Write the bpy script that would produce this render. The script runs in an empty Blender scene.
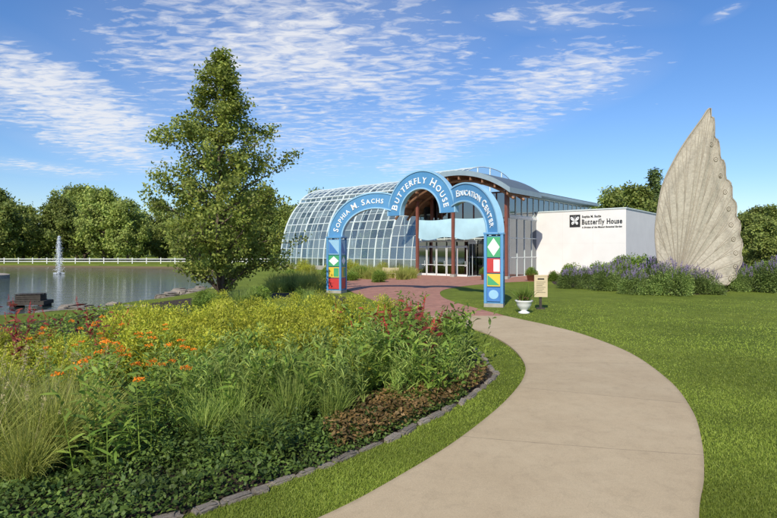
import bpy, math, random
import numpy as np
R=np.random.default_rng(7); random.seed(7)
F=518.0; H=2.4
def G(px,py):
    d=H*F/(py-250); return ((px-388.5)/F*d, d)
scene=bpy.context.scene
col=scene.collection
# ---------------------------------------------------------------- helpers
def tag(o,label=None,cat=None,group=None,kind=None):
    if label:o["label"]=label
    if cat:o["category"]=cat
    if group:o["group"]=group
    if kind:o["kind"]=kind
    return o
def obj(name,me,parent=None,loc=(0,0,0),rot=0,scale=1,**k):
    o=bpy.data.objects.new(name,me); col.objects.link(o)
    o.location=loc; o.rotation_euler=(0,0,rot)
    o.scale=(scale,)*3 if not hasattr(scale,'__len__') else scale
    if parent:o.parent=parent
    tag(o,**k); return o
def mnp(name,V,Fc,mats,midx=None,smooth=False):
    V=np.asarray(V,dtype=np.float32); Fc=np.asarray(Fc,dtype=np.int32)
    me=bpy.data.meshes.new(name); m,k=Fc.shape
    me.vertices.add(len(V)); me.vertices.foreach_set('co',V.ravel())
    me.loops.add(m*k); me.loops.foreach_set('vertex_index',Fc.ravel())
    me.polygons.add(m); me.polygons.foreach_set('loop_start',np.arange(m,dtype=np.int32)*k)
    for mt in (mats if isinstance(mats,list) else [mats]): me.materials.append(mt)
    if midx is not None: me.polygons.foreach_set('material_index',np.asarray(midx,dtype=np.int32))
    me.polygons.foreach_set('use_smooth',np.full(m,smooth))
    me.update(calc_edges=True); return me
class MB:
    def __init__(s): s.v=[];s.f=[];s.m=[]
    def add(s,v,f,m=0):
        n=len(s.v); s.v+= [tuple(map(float,p)) for p in v]; s.f+=[[i+n for i in q] for q in f]; s.m+=[m]*len(f)
    def box(s,x0,x1,y0,y1,z0,z1,m=0):
        v=[(x,y,z) for x in(x0,x1) for y in(y0,y1) for z in(z0,z1)]
        s.add(v,[(0,1,3,2),(4,6,7,5),(0,4,5,1),(2,3,7,6),(0,2,6,4),(1,5,7,3)],m)
    def tube(s,pts,rs,n=8,m=0,cap=True):
        pts=[np.array(p,float) for p in pts]; V=[];
        for i,p in enumerate(pts):
            d=pts[min(i+1,len(pts)-1)]-pts[max(i-1,0)]; d/=np.linalg.norm(d)+1e-9
            a=np.cross(d,(0,0,1)) if abs(d[2])<.95 else np.cross(d,(0,1,0)); a/=np.linalg.norm(a); b=np.cross(d,a)
            r=rs[i] if hasattr(rs,'__len__') else rs
            for j in range(n):
                t=2*math.pi*j/n; V.append(p+r*(a*math.cos(t)+b*math.sin(t)))
        f=[(i*n+j,i*n+(j+1)%n,(i+1)*n+(j+1)%n,(i+1)*n+j) for i in range(len(pts)-1) for j in range(n)]
        if cap: f+=[list(range(n))[::-1],[(len(pts)-1)*n+j for j in range(n)]]
        s.add(V,f,m)
    def prism(s,poly,z0,z1,m=0):
        n=len(poly); v=[(x,y,z0) for x,y in poly]+[(x,y,z1) for x,y in poly]
        f=[list(range(n,2*n)),list(range(n))[::-1]]+[(i,(i+1)%n,n+(i+1)%n,n+i) for i in range(n)]
        s.add(v,f,m)
    def lathe(s,prof,n=24,m=0,c=(0,0)):
        V=[(c[0]+r*math.cos(2*math.pi*j/n),c[1]+r*math.sin(2*math.pi*j/n),z) for r,z in prof for j in range(n)]
        f=[(i*n+j,i*n+(j+1)%n,(i+1)*n+(j+1)%n,(i+1)*n+j) for i in range(len(prof)-1) for j in range(n)]
        s.add(V,f,m)
    def mesh(s,name,mats,smooth=False):
        me=bpy.data.meshes.new(name); me.from_pydata(s.v,[],s.f)
        for mt in (mats if isinstance(mats,list) else [mats]): me.materials.append(mt)
        me.polygons.foreach_set('material_index',s.m); me.polygons.foreach_set('use_smooth',[smooth]*len(s.f))
        me.update(); return me
def bevel(o,w=.02,seg=2):
    b=o.modifiers.new('b','BEVEL'); b.width=w; b.segments=seg; b.limit_method='ANGLE'
def catmull(P,n,closed=False):
    P=np.array(P,float); m=len(P); out=[]
    segs=m if closed else m-1
    for k in range(n):
        t=k*segs/(n if closed else n-1); i=min(int(t),segs-1); u=t-i
        g=(lambda j:P[j%m]) if closed else (lambda j:P[min(max(j,0),m-1)])
        a,b,c,d=g(i-1),g(i),g(i+1),g(i+2)
        out.append(.5*((2*b)+(-a+c)*u+(2*a-5*b+4*c-d)*u*u+(-a+3*b-3*c+d)*u**3))
    return np.array(out)
def inpoly(x,y,P):
    r=np.zeros(len(x),bool); n=len(P); j=n-1
    for i in range(n):
        xi,yi=P[i];xj,yj=P[j]
        c=((yi>y)!=(yj>y))&(x<(xj-xi)*(y-yi)/((yj-yi)+1e-12)+xi); r^=c; j=i
    return r
def distpoly(x,y,P):
    d=np.full(x.shape,1e9); n=len(P)
    for i in range(n):
        a=np.array(P[i]);b=np.array(P[(i+1)%n]); ab=b-a; L=ab@ab+1e-9
        t=np.clip(((x-a[0])*ab[0]+(y-a[1])*ab[1])/L,0,1)
        d=np.minimum(d,np.hypot(x-a[0]-t*ab[0],y-a[1]-t*ab[1]))
    return d
# ---------------------------------------------------------------- materials
class NT:
    def __init__(s,m):
        s.t=m.node_tree; s.n=s.t.nodes; s.l=s.t.links
    def link(s,a,b): s.l.new(a,b)
    def math(s,op,a,b=None,c=None,clamp=False):
        nd=s.n.new('ShaderNodeMath'); nd.operation=op; nd.use_clamp=clamp
        for i,q in enumerate((a,b,c)):
            if q is None: continue
            if isinstance(q,(int,float)): nd.inputs[i].default_value=q
            else: s.l.new(q,nd.inputs[i])
        return nd.outputs[0]
    def noise(s,vec,scale,detail=4,rough=.55,dist=0):
        nd=s.n.new('ShaderNodeTexNoise'); nd.inputs['Scale'].default_value=scale; nd.inputs['Detail'].default_value=detail
        nd.inputs['Roughness'].default_value=rough; nd.inputs['Distortion'].default_value=dist
        if vec is not None: s.l.new(vec,nd.inputs['Vector'])
        return nd.outputs['Fac']
    def ramp(s,fac,stops):
        nd=s.n.new('ShaderNodeValToRGB'); e=nd.color_ramp.elements
        while len(e)<len(stops): e.new(.5)
        for i,(p,c) in enumerate(stops): e[i].position=p; e[i].color=(c[0],c[1],c[2],1) if hasattr(c,'__len__') else (c,c,c,1)
        s.l.new(fac,nd.inputs[0]); return nd.outputs[0]
    def mix(s,fac,a,b,mode='MIX'):
        nd=s.n.new('ShaderNodeMix'); nd.data_type='RGBA'; nd.blend_type=mode
        for i,q in ((0,fac),(6,a),(7,b)):
            if isinstance(q,(int,float)): nd.inputs[i].default_value=q
            elif isinstance(q,(tuple,list)): nd.inputs[i].default_value=(q[0],q[1],q[2],1)
            else: s.l.new(q,nd.inputs[i])
        return nd.outputs[2]
def base(name):
    m=bpy.data.materials.new(name); m.use_nodes=True; nt=NT(m); b=nt.n['Principled BSDF']; return m,nt,b
def bump(nt,b,h,strength=.4,dist=.02):
    nd=nt.n.new('ShaderNodeBump'); nd.inputs['Strength'].default_value=strength; nd.inputs['Distance'].default_value=dist
    nt.link(h,nd.inputs['Height']); nt.link(nd.outputs[0],b.inputs['Normal'])
def paint(name,c,rough=.5,var=.12,scale=3,metal=0,bmp=.1):
    m,nt,b=base(name); tc=nt.n.new('ShaderNodeTexCoord'); v=tc.outputs['Object']
    n1=nt.noise(v,scale,6); f=nt.ramp(n1,[(.3,1-var),(.7,1+var*.5)])
    nt.link(nt.mix(1.0,c,f,'MULTIPLY'),b.inputs['Base Color'])
    b.inputs['Roughness'].default_value=rough; b.inputs['Metallic'].default_value=metal
    bump(nt,b,nt.noise(v,scale*14,4),bmp,.01); return m
def leaf(name,c1,c2,trans=.35,clump=.45,cs=1.2,rough=.55):
    m,nt,b=base(name); g=nt.n.new('ShaderNodeNewGeometry'); tc=nt.n.new('ShaderNodeTexCoord')
    oi=nt.n.new('ShaderNodeObjectInfo')
    r=nt.ramp(g.outputs['Random Per Island'],[(0,c1),(1,c2)])
    n=nt.noise(tc.outputs['Object'],cs,2); f=nt.ramp(n,[(.35,1-clump),(.65,1.25)])
    c=nt.mix(1.0,r,f,'MULTIPLY')
    ov=nt.ramp(oi.outputs['Random'],[(0,.74),(1,1.24)]); c=nt.mix(1.0,c,ov,'MULTIPLY')
    nt.link(c,b.inputs['Base Color']); b.inputs['Roughness'].default_value=rough
    b.inputs['Specular IOR Level'].default_value=.3
    t=nt.n.new('ShaderNodeBsdfTranslucent'); nt.link(c,t.inputs[0]); mx=nt.n.new('ShaderNodeMixShader'); mx.inputs[0].default_value=trans
    nt.link(b.outputs[0],mx.inputs[1]); nt.link(t.outputs[0],mx.inputs[2]); nt.link(mx.outputs[0],nt.n['Material Output'].inputs[0]); return m

# ground lawn
m_lawn,nt,b=base('lawn'); tc=nt.n.new('ShaderNodeTexCoord'); v=tc.outputs['Object']
a=nt.ramp(nt.noise(v,.25,4),[(.3,(.15,.205,.026)),(.7,(.24,.295,.042))])
f=nt.ramp(nt.noise(v,14,6,.75),[(.3,.6),(.7,1.2)]); f2=nt.ramp(nt.noise(v,90,3,.7),[(.3,.65),(.7,1.25)])
f3=nt.ramp(nt.noise(v,1.6,5,.7),[(.3,.72),(.7,1.18)])
c=nt.mix(1.0,nt.mix(1.0,nt.mix(1.0,a,f,'MULTIPLY'),f2,'MULTIPLY'),f3,'MULTIPLY')
sx=nt.n.new('ShaderNodeSeparateXYZ'); nt.link(v,sx.inputs[0])
k=nt.math('MULTIPLY',nt.math('ADD',sx.outputs[2],.08),-6,clamp=True)
c=nt.mix(k,c,(.16,.12,.07)); nt.link(c,b.inputs['Base Color']); b.inputs['Roughness'].default_value=.95
b.inputs['Specular IOR Level'].default_value=.15
bump(nt,b,nt.noise(v,40,5,.8),.9,.05)
m_soil,nt,b=base('mulch'); v=nt.n.new('ShaderNodeTexCoord').outputs['Object']
nt.link(nt.ramp(nt.noise(v,22,8,.75),[(.3,(.02,.014,.009)),(.55,(.06,.038,.022)),(.8,(.14,.09,.055))]),b.inputs['Base Color']); b.inputs['Roughness'].default_value=1
bump(nt,b,nt.noise(v,35,6,.7),1,.06)
# concrete path with joints
m_path,nt,b=base('concrete'); tc=nt.n.new('ShaderNodeTexCoord'); v=tc.outputs['Object']
a=nt.ramp(nt.noise(v,.7,6,.65),[(.3,(.43,.325,.195)),(.5,(.47,.36,.22)),(.72,(.51,.40,.25))])
st=nt.ramp(nt.noise(v,4.5,8,.75,.6),[(.34,.90),(.5,1.0),(.7,1.03)])
gr=nt.ramp(nt.noise(v,120,3,.8),[(.3,.80),(.7,1.14)])
c=nt.mix(1.0,nt.mix(1.0,a,st,'MULTIPLY'),gr,'MULTIPLY')
uv=nt.n.new('ShaderNodeSeparateXYZ'); nt.link(tc.outputs['UV'],uv.inputs[0])
vv=nt.math('DIVIDE',nt.math('ADD',uv.outputs[1],nt.math('MULTIPLY',uv.outputs[0],.55)),2.5)
fr=nt.math('FRACT',vv); dd=nt.math('ABSOLUTE',nt.math('SUBTRACT',fr,.5))
wob=nt.math('MULTIPLY',nt.math('SUBTRACT',nt.noise(v,8,3),.5),.004)
j=nt.math('LESS_THAN',nt.math('ADD',dd,wob),.0024)
pan=nt.n.new('ShaderNodeTexWhiteNoise'); pan.noise_dimensions='1D'; nt.link(nt.math('FLOOR',nt.math('ADD',vv,.5)),pan.inputs['W'])
c=nt.mix(1.0,c,nt.ramp(pan.outputs['Value'],[(0,.95),(1,1.03)]),'MULTIPLY')
edn=nt.math('ADD',nt.math('MINIMUM',uv.outputs[0],nt.math('SUBTRACT',1,uv.outputs[0])),nt.math('MULTIPLY',nt.math('SUBTRACT',nt.noise(v,6,4),.5),.03))
ed=nt.ramp(edn,[(0,1),(.022,0)])
c=nt.mix(nt.math('MULTIPLY',ed,.35),c,(.20,.16,.09))
ck=nt.noise(v,1.1,5,.6,1.5); crack=nt.math('LESS_THAN',nt.math('ABSOLUTE',nt.math('SUBTRACT',ck,.5)),.0012)
c=nt.mix(nt.math('MULTIPLY',crack,.2),c,(.12,.09,.06))
c=nt.mix(nt.math('MULTIPLY',j,.6),c,(.12,.09,.055)); nt.link(c,b.inputs['Base Color']); b.inputs['Roughness'].default_value=.9
bump(nt,b,nt.math('SUBTRACT',nt.noise(v,70,5,.7),nt.math('MULTIPLY',j,2)),.35,.01)
# brick pavers
m_brick,nt,b=base('brick_pavers'); v=nt.n.new('ShaderNodeTexCoord').outputs['Object']
mp=nt.n.new('ShaderNodeMapping'); mp.inputs['Rotation'].default_value=(0,0,.7); nt.link(v,mp.inputs[0])
bk=nt.n.new('ShaderNodeTexBrick'); nt.link(mp.outputs[0],bk.inputs[0]); bk.inputs['Scale'].default_value=3.2
bk.inputs['Color1'].default_value=(.42,.19,.13,1); bk.inputs['Color2'].default_value=(.33,.135,.09,1); bk.inputs['Mortar'].default_value=(.28,.19,.15,1); bk.inputs['Mortar Size'].default_value=.02
c=nt.mix(1.0,bk.outputs[0],nt.ramp(nt.noise(v,1.5,5,.7),[(.3,.75),(.7,1.25)]),'MULTIPLY')
nt.link(c,b.inputs['Base Color']); b.inputs['Roughness'].default_value=.85
# water
m_water,nt,b=base('water'); v=nt.n.new('ShaderNodeTexCoord').outputs['Object']
b.inputs['Base Color'].default_value=(.03,.045,.04,1); b.inputs['Roughness'].default_value=.04; b.inputs['Specular IOR Level'].default_value=.42
mp=nt.n.new('ShaderNodeMapping'); mp.inputs['Scale'].default_value=(.45,1.7,1); nt.link(v,mp.inputs[0])
bump(nt,b,nt.math('ADD',nt.noise(mp.outputs[0],2.4,4,.6),nt.math('MULTIPLY',nt.noise(mp.outputs[0],.5,2),1.5)),.45,.08)
# stone
m_stone,nt,b=base('limestone'); v=nt.n.new('ShaderNodeTexCoord').outputs['Object']; oi=nt.n.new('ShaderNodeObjectInfo')
c=nt.ramp(nt.noise(v,9,7,.7),[(.3,(.19,.155,.12)),(.55,(.36,.31,.25)),(.8,(.48,.42,.34))])
c=nt.mix(1.0,c,nt.ramp(oi.outputs['Random'],[(0,.6),(1,1.15)]),'MULTIPLY'); nt.link(c,b.inputs['Base Color']); b.inputs['Roughness'].default_value=.95
bump(nt,b,nt.noise(v,25,6,.7),.8,.03)
# glass
def glassmat(name,tint,g0,col2=(.85,.92,1),dif=0,difc=(.5,.6,.6)):
    m,nt,b=base(name); nt.n.remove(b)
    tr=nt.n.new('ShaderNodeBsdfTransparent'); tr.inputs[0].default_value=(*tint,1)
    gl=nt.n.new('ShaderNodeBsdfGlossy'); gl.inputs['Roughness'].default_value=.04; gl.inputs[0].default_value=(*col2,1)
    fr=nt.n.new('ShaderNodeFresnel'); fr.inputs[0].default_value=1.5
    f=nt.math('ADD',fr.outputs[0],g0,clamp=True)
    mx=nt.n.new('ShaderNodeMixShader'); nt.link(f,mx.inputs[0]); nt.link(tr.outputs[0],mx.inputs[1]); nt.link(gl.outputs[0],mx.inputs[2])
    o=mx.outputs[0]
    if dif:
        g=nt.n.new('ShaderNodeNewGeometry'); di=nt.n.new('ShaderNodeBsdfDiffuse'); di.inputs[0].default_value=(*difc,1)
        m2=nt.n.new('ShaderNodeMixShader'); nt.link(nt.math('MULTIPLY',nt.ramp(g.outputs['Random Per Island'],[(0,.3),(1,1.7)]),dif),m2.inputs[0]); nt.link(o,m2.inputs[1]); nt.link(di.outputs[0],m2.inputs[2]); o=m2.outputs[0]
    nt.link(o,nt.n['Material Output'].inputs[0]); return m
m_glass=glassmat('greenhouse_glass',(.74,.84,.87),.16,(.88,.95,1.0),.16,(.50,.60,.60))
m_dglass=glassmat('window_glass',(.10,.12,.13),.22)
m_frame=paint('pale_metal_frame',(.58,.64,.63),.45,.08)
m_white=paint('white_stucco',(.73,.715,.69),.8,.05,.9,0,.2)
m_joint=paint('stucco_joint',(.58,.56,.53),.8,.05)
m_whitep=paint('white_paint',(.70,.70,.68),.5,.05)
m_red=paint('brown_red_paint',(.20,.065,.042),.5,.15)
m_wood=paint('brown_timber',(.28,.14,.075),.6,.3,2.5)
m_roof=paint('dark_grey_metal_roof',(.13,.16,.18),.5,.1,2,.2)
m_fascia=paint('blue_grey_fascia',(.25,.33,.38),.5,.1,2)
m_blue=paint('blue_enamel',(.09,.27,.50),.4,.1,2)
m_lblue=paint('pale_blue_enamel',(.28,.50,.68),.4,.08)
m_dblue=paint('deep_blue_enamel',(.06,.19,.48),.4,.1)
m_green=paint('green_enamel',(.06,.34,.15),.4,.1)
m_redp=paint('red_enamel',(.50,.04,.04),.4,.1)
m_yel=paint('yellow_enamel',(.68,.50,.05),.4,.1)
m_banner=paint('pale_blue_fabric',(.40,.60,.68),.8,.1,1.5)
m_letter=paint('white_lettering',(.8,.82,.82),.5,.03)
m_black=paint('black_lettering',(.02,.02,.02),.5,.1)
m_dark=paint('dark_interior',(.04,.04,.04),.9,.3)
m_conc=paint('grey_concrete',(.34,.32,.28),.9,.25,2)
m_dwood=paint('weathered_dark_wood',(.05,.04,.03),.8,.4,5)
m_beige=paint('beige_board',(.55,.45,.28),.6,.08)
m_terra=paint('terracotta',(.35,.15,.08),.8,.15)
m_bark,nt,b=base('bark'); v=nt.n.new('ShaderNodeTexCoord').outputs['Object']
mp=nt.n.new('ShaderNodeMapping'); mp.inputs['Scale'].default_value=(1,1,.2); nt.link(v,mp.inputs[0])
nt.link(nt.ramp(nt.noise(mp.outputs[0],14,6,.7),[(.3,(.06,.045,.03)),(.7,(.22,.165,.12))]),b.inputs['Base Color']); b.inputs['Roughness'].default_value=.95
bump(nt,b,nt.noise(mp.outputs[0],22,5,.7),1,.04)
# leaves
l_oak=leaf('oak_leaves',(.15,.21,.04),(.35,.38,.08),.45,.3,.7)
l_far=leaf('woodland_leaves',(.18,.25,.055),(.36,.40,.10),.38,.35,.35)
l_ever=leaf('evergreen_needles',(.09,.14,.045),(.17,.23,.07),.25,.4,.5)
l_gold=leaf('golden_green_leaves',(.34,.39,.03),(.60,.57,.07),.4,.4,2.5)
l_mid=leaf('mid_green_leaves',(.15,.26,.04),(.32,.42,.07),.42,.35,2)
l_dark=leaf('dark_green_leaves',(.07,.125,.028),(.18,.26,.05),.35,.5,2)
l_grass=leaf('ornamental_grass',(.26,.31,.05),(.54,.54,.15),.4,.25,2)
l_ggrass=leaf('green_switch_grass',(.20,.30,.055),(.42,.50,.13),.42,.25,2)
l_straw=leaf('straw_plumes',(.36,.29,.15),(.55,.46,.26),.35,.2,2)
l_lawn=leaf('lawn_blades',(.19,.265,.03),(.36,.42,.07),.42,.3,.35)
l_red=leaf('burgundy_leaves',(.16,.03,.03),(.36,.08,.05),.35,.3,2)
l_bronze=leaf('bronze_leaves',(.14,.10,.035),(.30,.18,.07),.35,.4,2)
l_sage=leaf('sage_leaves',(.13,.20,.05),(.29,.37,.10),.38,.45,1.2)
p_orange=leaf('orange_petals',(.75,.15,.01),(.9,.34,.02),.3,.1,2)
p_red=leaf('red_petals',(.42,.02,.03),(.58,.06,.07),.3,.1,2)
p_purple=leaf('purple_petals',(.20,.15,.28),(.34,.27,.43),.3,.1,2)
p_pink=leaf('pink_petals',(.65,.12,.2),(.7,.25,.3),.3,.1,2)
# ---------------------------------------------------------------- vectorised foliage
def unit(a): return a/(np.linalg.norm(a,axis=-1,keepdims=True)+1e-9)
def strips(base_,d,L,W,droop,nseg=3,prof='grass',rng=R):
    N=len(base_); t=np.linspace(0,1,nseg+1)
    if prof=='grass': w=np.maximum(1-t**2,.04)
    elif prof=='leaf': w=np.sin(np.pi*np.clip(t*.92+.06,0,1))**.8
    d=unit(d); side=unit(np.cross(d,rng.normal(size=(N,3))*.45+np.array([0,0,1.])))
    pos=base_[:,None,:]+d[:,None,:]*(L[:,None]*t)[:,:,None]
    pos[:,:,2]-=(droop*L)[:,None]*(t**2)[None,:]
    off=side[:,None,:]*(W[:,None]*w[None,:]/2)[:,:,None]
    V=np.stack([pos-off,pos+off],2).reshape(-1,3)
    k=2*(nseg+1); b0=(np.arange(N)*k)[:,None]; i=np.arange(nseg)[None,:]*2
    Fc=np.stack([b0+i,b0+i+1,b0+i+3,b0+i+2],2).reshape(-1,4)
    return V,Fc
def diamonds(C,L,W,bias=None,rng=R):
    N=len(C); n=rng.normal(size=(N,3)); 
    if bias is not None: n=unit(n)+bias
    n=unit(n); a=unit(np.cross(n,rng.normal(size=(N,3)))); b=np.cross(n,a)
    V=np.stack([C-a*L[:,None]/2,C+b*W[:,None]/2,C+a*L[:,None]/2,C-b*W[:,None]/2],1).reshape(-1,3)
    return V,np.arange(N*4).reshape(-1,4)
def cat(*vf):
    Vs=[];Fs=[];n=0
    for v,f in vf: Vs.append(v);Fs.append(f+n);n+=len(v)
    return np.concatenate(Vs),np.concatenate(Fs)
def rnd(a,b,n): return R.uniform(a,b,n)
def az(n,el0,el1):
    a=rnd(0,2*np.pi,n);e=np.radians(rnd(el0,el1,n)); return np.stack([np.cos(a)*np.cos(e),np.sin(a)*np.cos(e),np.sin(e)],1)
def grass_plant(n,hgt,w,spread,el,droop,plumes=0,lm=None):
    B=np.stack([R.normal(0,spread,n),R.normal(0,spread,n),np.zeros(n)],1)
    V=strips(B,az(n,*el),rnd(.55,1.1,n)*hgt,rnd(.6,1.2,n)*w,rnd(droop*.5,droop*1.3,n),5)
    me=mnp('foliage',*V,lm or l_grass)
    fl=None
    if plumes:
        m=plumes; d=az(m,62,85); L=rnd(.95,1.15,m)*hgt; B=np.zeros((m,3)); B[:,:2]=R.normal(0,spread*.6,(m,2))
        S=strips(B,d,L,np.full(m,.005),np.full(m,.12),4)
        tips=B+unit(d)*L[:,None]; tips[:,2]-=.12*L
        q=30; C=np.repeat(tips,q,0)-np.repeat(unit(d),q,0)*rnd(0,.22,m*q)[:,None]+R.normal(0,.012,(m*q,3))
        fl=mnp('plume',*cat(S,diamonds(C,rnd(.02,.05,m*q),rnd(.004,.01,m*q))),l_straw)
    return me,fl
def stem_plant(stems,hgt,spread,leafL,leafW,per,lm,fm=None,head='umbel',lean=(62,88),frac=1.0,lel=(5,55)):
    d=unit(az(stems,*lean)); L=rnd(.7,1.05,stems)*hgt; B=np.zeros((stems,3)); B[:,:2]=R.normal(0,spread,(stems,2))
    t=np.tile(np.linspace(.12,.98,per),stems); sb=np.repeat(B,per,0); sd=np.repeat(d,per,0); sl=np.repeat(L,per)
    P=sb+sd*(sl*t)[:,None]; n=len(P)
    Lf=strips(P,az(n,*lel),rnd(.7,1.2,n)*leafL*(1.15-.5*t),rnd(.8,1.2,n)*leafW,rnd(.1,.5,n),4,'leaf')
    L3=strips(B,d,L,np.full(stems,.012),np.zeros(stems),4)
    me=mnp('foliage',*cat(L3,Lf),lm); fl=None
    if fm:
        tips=(B+d*L[:,None])[:max(1,int(stems*frac))]; dd_=d[:len(tips)]
        if head=='umbel':
            q=50; C=np.repeat(tips,q,0); o=unit(R.normal(size=(len(C),3)))*np.array([.05,.05,.025]); o[:,2]=np.abs(o[:,2])
            fl=mnp('flower',*diamonds(C+o+R.normal(0,.008,C.shape),rnd(.014,.028,len(C)),rnd(.011,.019,len(C))),fm)
        else:
            q=70; C=np.repeat(tips,q,0); tt=rnd(0,1,len(C)); C=C+np.repeat(dd_,q,0)*((tt*.24-.06)*1.0)[:,None]+R.normal(0,1,C.shape)*(.014*(1.1-tt))[:,None]
            fl=mnp('flower',*diamonds(C,rnd(.012,.03,len(C)),rnd(.01,.016,len(C))),fm)
    return me,fl
def mound(n,rx,rz,L,W,lm,fm=None,nf=0,spike=.3,K=14,topz=.15):
    cc=unit(R.normal(size=(K,3))); cc[:,2]=np.abs(cc[:,2]); cc*=np.array([rx,rx,rz])*.62
    idx=R.integers(0,K,n); P=cc[idx]+unit(R.normal(size=(n,3)))*(rnd(0,1,n)**.4)[:,None]*np.array([rx,rx,rz])*.42
    P[:,2]=np.abs(P[:,2])*.95+.03
    me=mnp('foliage',*strips(P,unit(P*np.array([1,1,1.2]))+R.normal(0,.6,(n,3)),rnd(.6,1.2,n)*L,rnd(.7,1.2,n)*W,rnd(0,.4,n),2,'leaf'),lm); fl=None
    if fm:
        q=20; B=unit(R.normal(size=(nf,3))); B[:,2]=np.abs(B[:,2])+topz; B=unit(B)*np.array([rx,rx,rz])*rnd(.8,.98,nf)[:,None]
        d=unit(B*np.array([.5,.5,1])+np.array([0,0,.5])); S=strips(B,d,np.full(nf,spike),np.full(nf,.01),np.zeros(nf),2)
        C=np.repeat(B,q,0)+np.repeat(d,q,0)*(rnd(.2,1,nf*q)*spike)[:,None]+R.normal(0,.015,(nf*q,3))
        fl=mnp('flower',*cat(S,diamonds(C,rnd(.03,.055,nf*q),rnd(.015,.03,nf*q))),fm)
    return me,fl
# ---------------------------------------------------------------- trees
def make_tree(seed,Ht,prof,tr,nl,nleaf,ls,lm,base_h,sub=5,sig=.3,rise=(10,40),pw=.95,lo=.62,hi=1.15):
    rng=np.random.default_rng(seed); mb=MB()
    zs=np.linspace(0,Ht*.97,9); wob=np.cumsum(rng.normal(0,Ht*.006,(9,2)),0); wob[0]=0
    pts=[(wob[i,0],wob[i,1],zs[i]) for i in range(9)]
    mb.tube(pts,[tr*(1.35 if i==0 else 1)*(1-.93*(z/(Ht*.97))**.9) for i,z in enumerate(zs)],10)
    C=[];wt=[]
    for i in range(nl):
        h=base_h+(Ht*.97-base_h)*((i+.5)/nl)**pw; a=i*2.39996+rng.normal(0,.35)
        px=np.interp(h,zs,wob[:,0]);py=np.interp(h,zs,wob[:,1])
        r=np.interp(h,[p[0] for p in prof],[p[1] for p in prof])*rng.uniform(lo,hi)
        e=math.radians(rng.uniform(*rise)); h0=max(h-r*math.tan(e)*.6,.4*base_h+.15)
        P0=np.array([px,py,h0]); dirv=np.array([math.cos(a),math.sin(a),math.tan(e)])
        Ls=[P0+dirv*r*t+np.array([0,0,.12*r*math.sin(t*3)])+rng.normal(0,.04*r,3)*(t>0) for t in (0,.35,.7,1)]
        rr=tr*.42*(1-.8*h0/Ht)*min(1,r/2+.3)
        mb.tube(Ls,[rr,rr*.7,rr*.4,rr*.12],6)
        for t in np.linspace(.3,1,6): 
            k=min(int(t*3/1.0001),2); u=t*3-k; p=Ls[k]*(1-u)+Ls[k+1]*u; C.append(p); wt.append(.7*r**.5)
        for s in range(sub):
            t=rng.uniform(.25,1); k=min(int(t*3/1.0001),2); u=t*3-k; p=Ls[k]*(1-u)+Ls[k+1]*u
            q=p+unit(dirv*.6+rng.normal(0,.8,3)+np.array([0,0,.25]))*r*rng.uniform(.2,.42)
            mb.tube([p,(p+q)/2+rng.normal(0,.03*r,3),q],[rr*.35,rr*.2,rr*.06],4)
            for uu in (.35,.6,.8,1): C.append(p*(1-uu)+q*uu); wt.append(1*r**.5)
    C=np.array(C); wt=np.array(wt)*rng.uniform(.2,1.8,len(wt)); idx=rng.choice(len(C),nleaf,p=wt/wt.sum())
    P=C[idx]+rng.normal(0,sig,(nleaf,3))*np.array([1,1,.75]); P[:,2]=np.maximum(P[:,2],.12)
    bias=unit(P-np.array([0,0,Ht*.45]))*.6+np.array([0,0,.4])
    V=diamonds(P,rng.uniform(.6,1.2,nleaf)*ls,rng.uniform(.45,.7,nleaf)*ls,bias,rng)
    return mb.mesh('trunk',m_bark,True),mnp('crown',*V,lm)
def place_tree(name,ms,x,y,s,rot,z=0,**k):
    e=obj(name,None,None,(x,y,z),rot,s,**k); e.empty_display_size=.2
    obj('trunk',ms[0],e); obj('crown',ms[1],e); return e
# ================================================================= ground, lake
lake=[(-300,10),(-60,11),(-26,14.5),(-17,17.5),(-13.2,22),(-12.0,29),(-13,42),(-17,56),(-24,70),(-34,80),(-60,86),(-120,89),(-300,90)]
xs=np.concatenate([[-1500,-800,-400,-250,-160,-120,-100,-85],np.arange(-75,-10,1.0),np.arange(-10,40,2.5),[45,60,90,150,300,700,1500]])
ys=np.concatenate([[-300,-100,-40,-15,-5,2,6],np.arange(8.2,36,.8),np.arange(36,95,1.5),[100,120,160,250,500,1000,2500]])
XX,YY=np.meshgrid(xs,ys); x=XX.ravel();y=YY.ravel()
ins=inpoly(x,y,lake); d=distpoly(x,y,lake); sd=np.where(ins,d,-d)
tt=np.clip((sd+1.0)/3.0,0,1); z=-1.3*tt*tt*(3-2*tt)
V=np.stack([x,y,z],1); nx=len(xs); ny=len(ys)
I=np.arange(nx*ny).reshape(ny,nx); Fc=np.stack([I[:-1,:-1],I[:-1,1:],I[1:,1:],I[1:,:-1]],-1).reshape(-1,4)
obj('ground',mnp('ground',V,Fc,m_lawn,None,True),label="mown green lawn and lake banks",kind="structure")
mb=MB(); mb.add([(-310,7,-.42),(-8,7,-.42),(-8,94,-.42),(-310,94,-.42)],[(0,1,2,3)])
obj('water',mb.mesh('water',m_water),kind="structure",label="dark green rippled lake water")
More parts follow.
